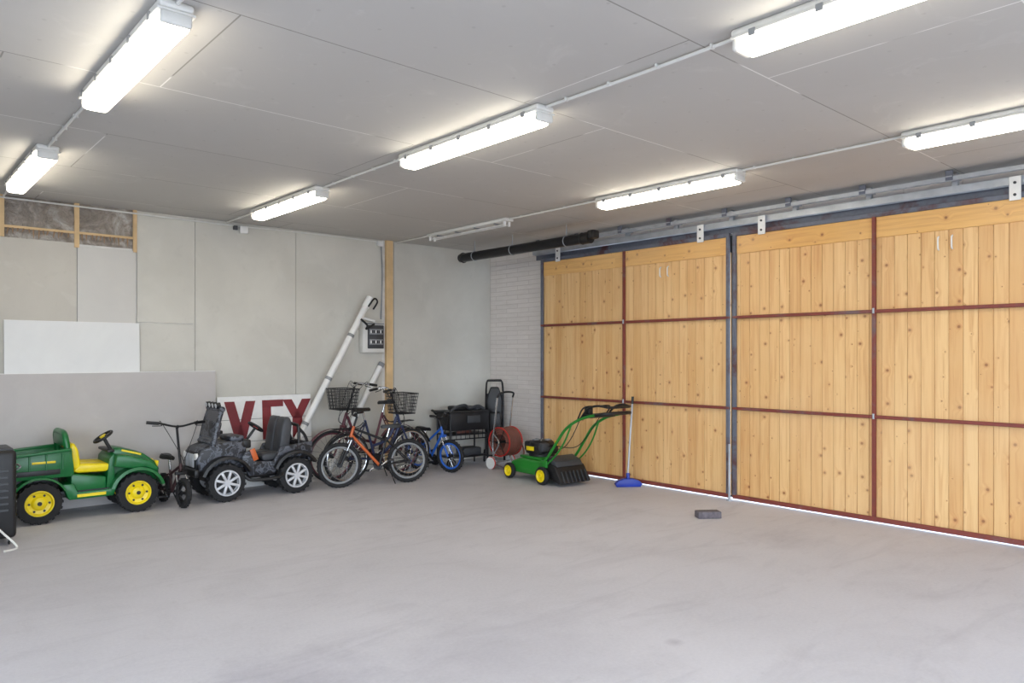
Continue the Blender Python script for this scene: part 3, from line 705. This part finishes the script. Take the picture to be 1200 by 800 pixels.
o.tube([(-.80,-.20,.80),(-.90,-.2,.93),(-.92,0,.94),(-.90,.2,.93),(-.80,.20,.80)],.009,BLACK,8)
o.box((-.94,.0,.84),(.12,.40,.04),BLACK,bev=.012); o.box((-.90,.13,.89),(.08,.07,.09),BLACK,bev=.015)
for s_ in (-1,1): o.tube([(-.8,s_*.15,.82),(-.6,s_*.12,.56),(-.4,s_*.1,.42),(-.05,s_*.05,.42)],.005,BLACK,6)
o.done(place(6.59,6.77,1.50,sc_=1.06))

o=O('push_broom')
o.prism([(-.17,.03),(-.14,.0),(.14,.0),(.17,.03),(.13,.075),(.05,.10),(-.05,.10),(-.13,.075)],-.045,.045,BLUEP,bev=.01)
for i in range(14): o.box((-.14+i*.0215,0,.012),(.012,.08,.024),BLUEP)
o.cyl((0,0,.085),(0,.02,.16),.022,BLUEP,12); o.cyl((0,.02,.15),(.07,.08,1.0),.012,GALV,12); o.cyl((.07,.08,1.0),(.077,.086,1.09),.016,BLACK,12)
o.done(place(7.0,5.74,-.65))

o=O('paving_stone'); o.box((0,0,.033),(.235,.115,.066),PAVER,bev=.008,seg=2)
for x in (-.06,.06): o.box((x,0,.0665),(.004,.10,.001),DGREY)
o.done(place(6.25,4.12,-.62))

o=O('gas_cabinet_heater')
o.box((0,0,.43),(.44,.42,.74),BLACK,bev=.035,seg=3)
o.box((0,0,.80),(.40,.36,.03),DGREY,bev=.012); 
for i in range(7): o.box((.222,0,.30+i*.055),(.012,.30,.014),GREY if i%2 else DGREY,bev=.003,seg=1)
for i in range(7): o.box((0,-.212,.30+i*.055),(.32,.012,.02),DGREY,bev=.003,seg=1)
for x in (-.17,.17):
    for y in (-.16,.16): o.ring((x,y,.03),(1,0,0),.022,.008,RUB,16,6); o.cyl((x,y,.03),(x,y,.07),.012,GREY,8)
o.tube([(.23,-.1,.62),(.26,-.1,.64),(.26,.1,.64),(.23,.1,.62)],.008,GREY,6)
o.tube([(.05,-.22,.2),(.12,-.3,.12),(.2,-.36,.012),(.1,-.46,.012)],.009,CABLE,6)
o.done(place(.775,7.62,0))

# ------------------------------------------------------------ light and camera
w=bpy.data.worlds.new('World'); sc.world=w; w.use_nodes=True
bg=w.node_tree.nodes['Background']; bg.inputs[0].default_value=(.75,.86,1,1); bg.inputs[1].default_value=8.0
for nm,loc,r,sx in (('gateway_sky_portal',(1.75,YF-.1,1.48),(pi/2,0,0),7.5),('added_side_opening_sky_portal',(XL-.1,.6,1.48),(pi/2,0,-pi/2),6.0)):  # side portal serves the unseen opening added for extra daylight
    L=bpy.data.lights.new(nm,'AREA'); L.shape='RECTANGLE'; L.size=sx; L.size_y=2.95; L.cycles.is_portal=True
    lo=bpy.data.objects.new(nm,L); lo.location=loc; lo.rotation_euler=r; sc.collection.objects.link(lo)
cam=bpy.data.cameras.new('camera'); co=bpy.data.objects.new('camera',cam); sc.collection.objects.link(co)
co.location=(0,0,1.6); co.rotation_euler=(pi/2,0,-math.radians(41.65)); cam.lens=25.8; cam.sensor_width=36; cam.shift_y=.0133; cam.clip_end=300
sc.camera=co
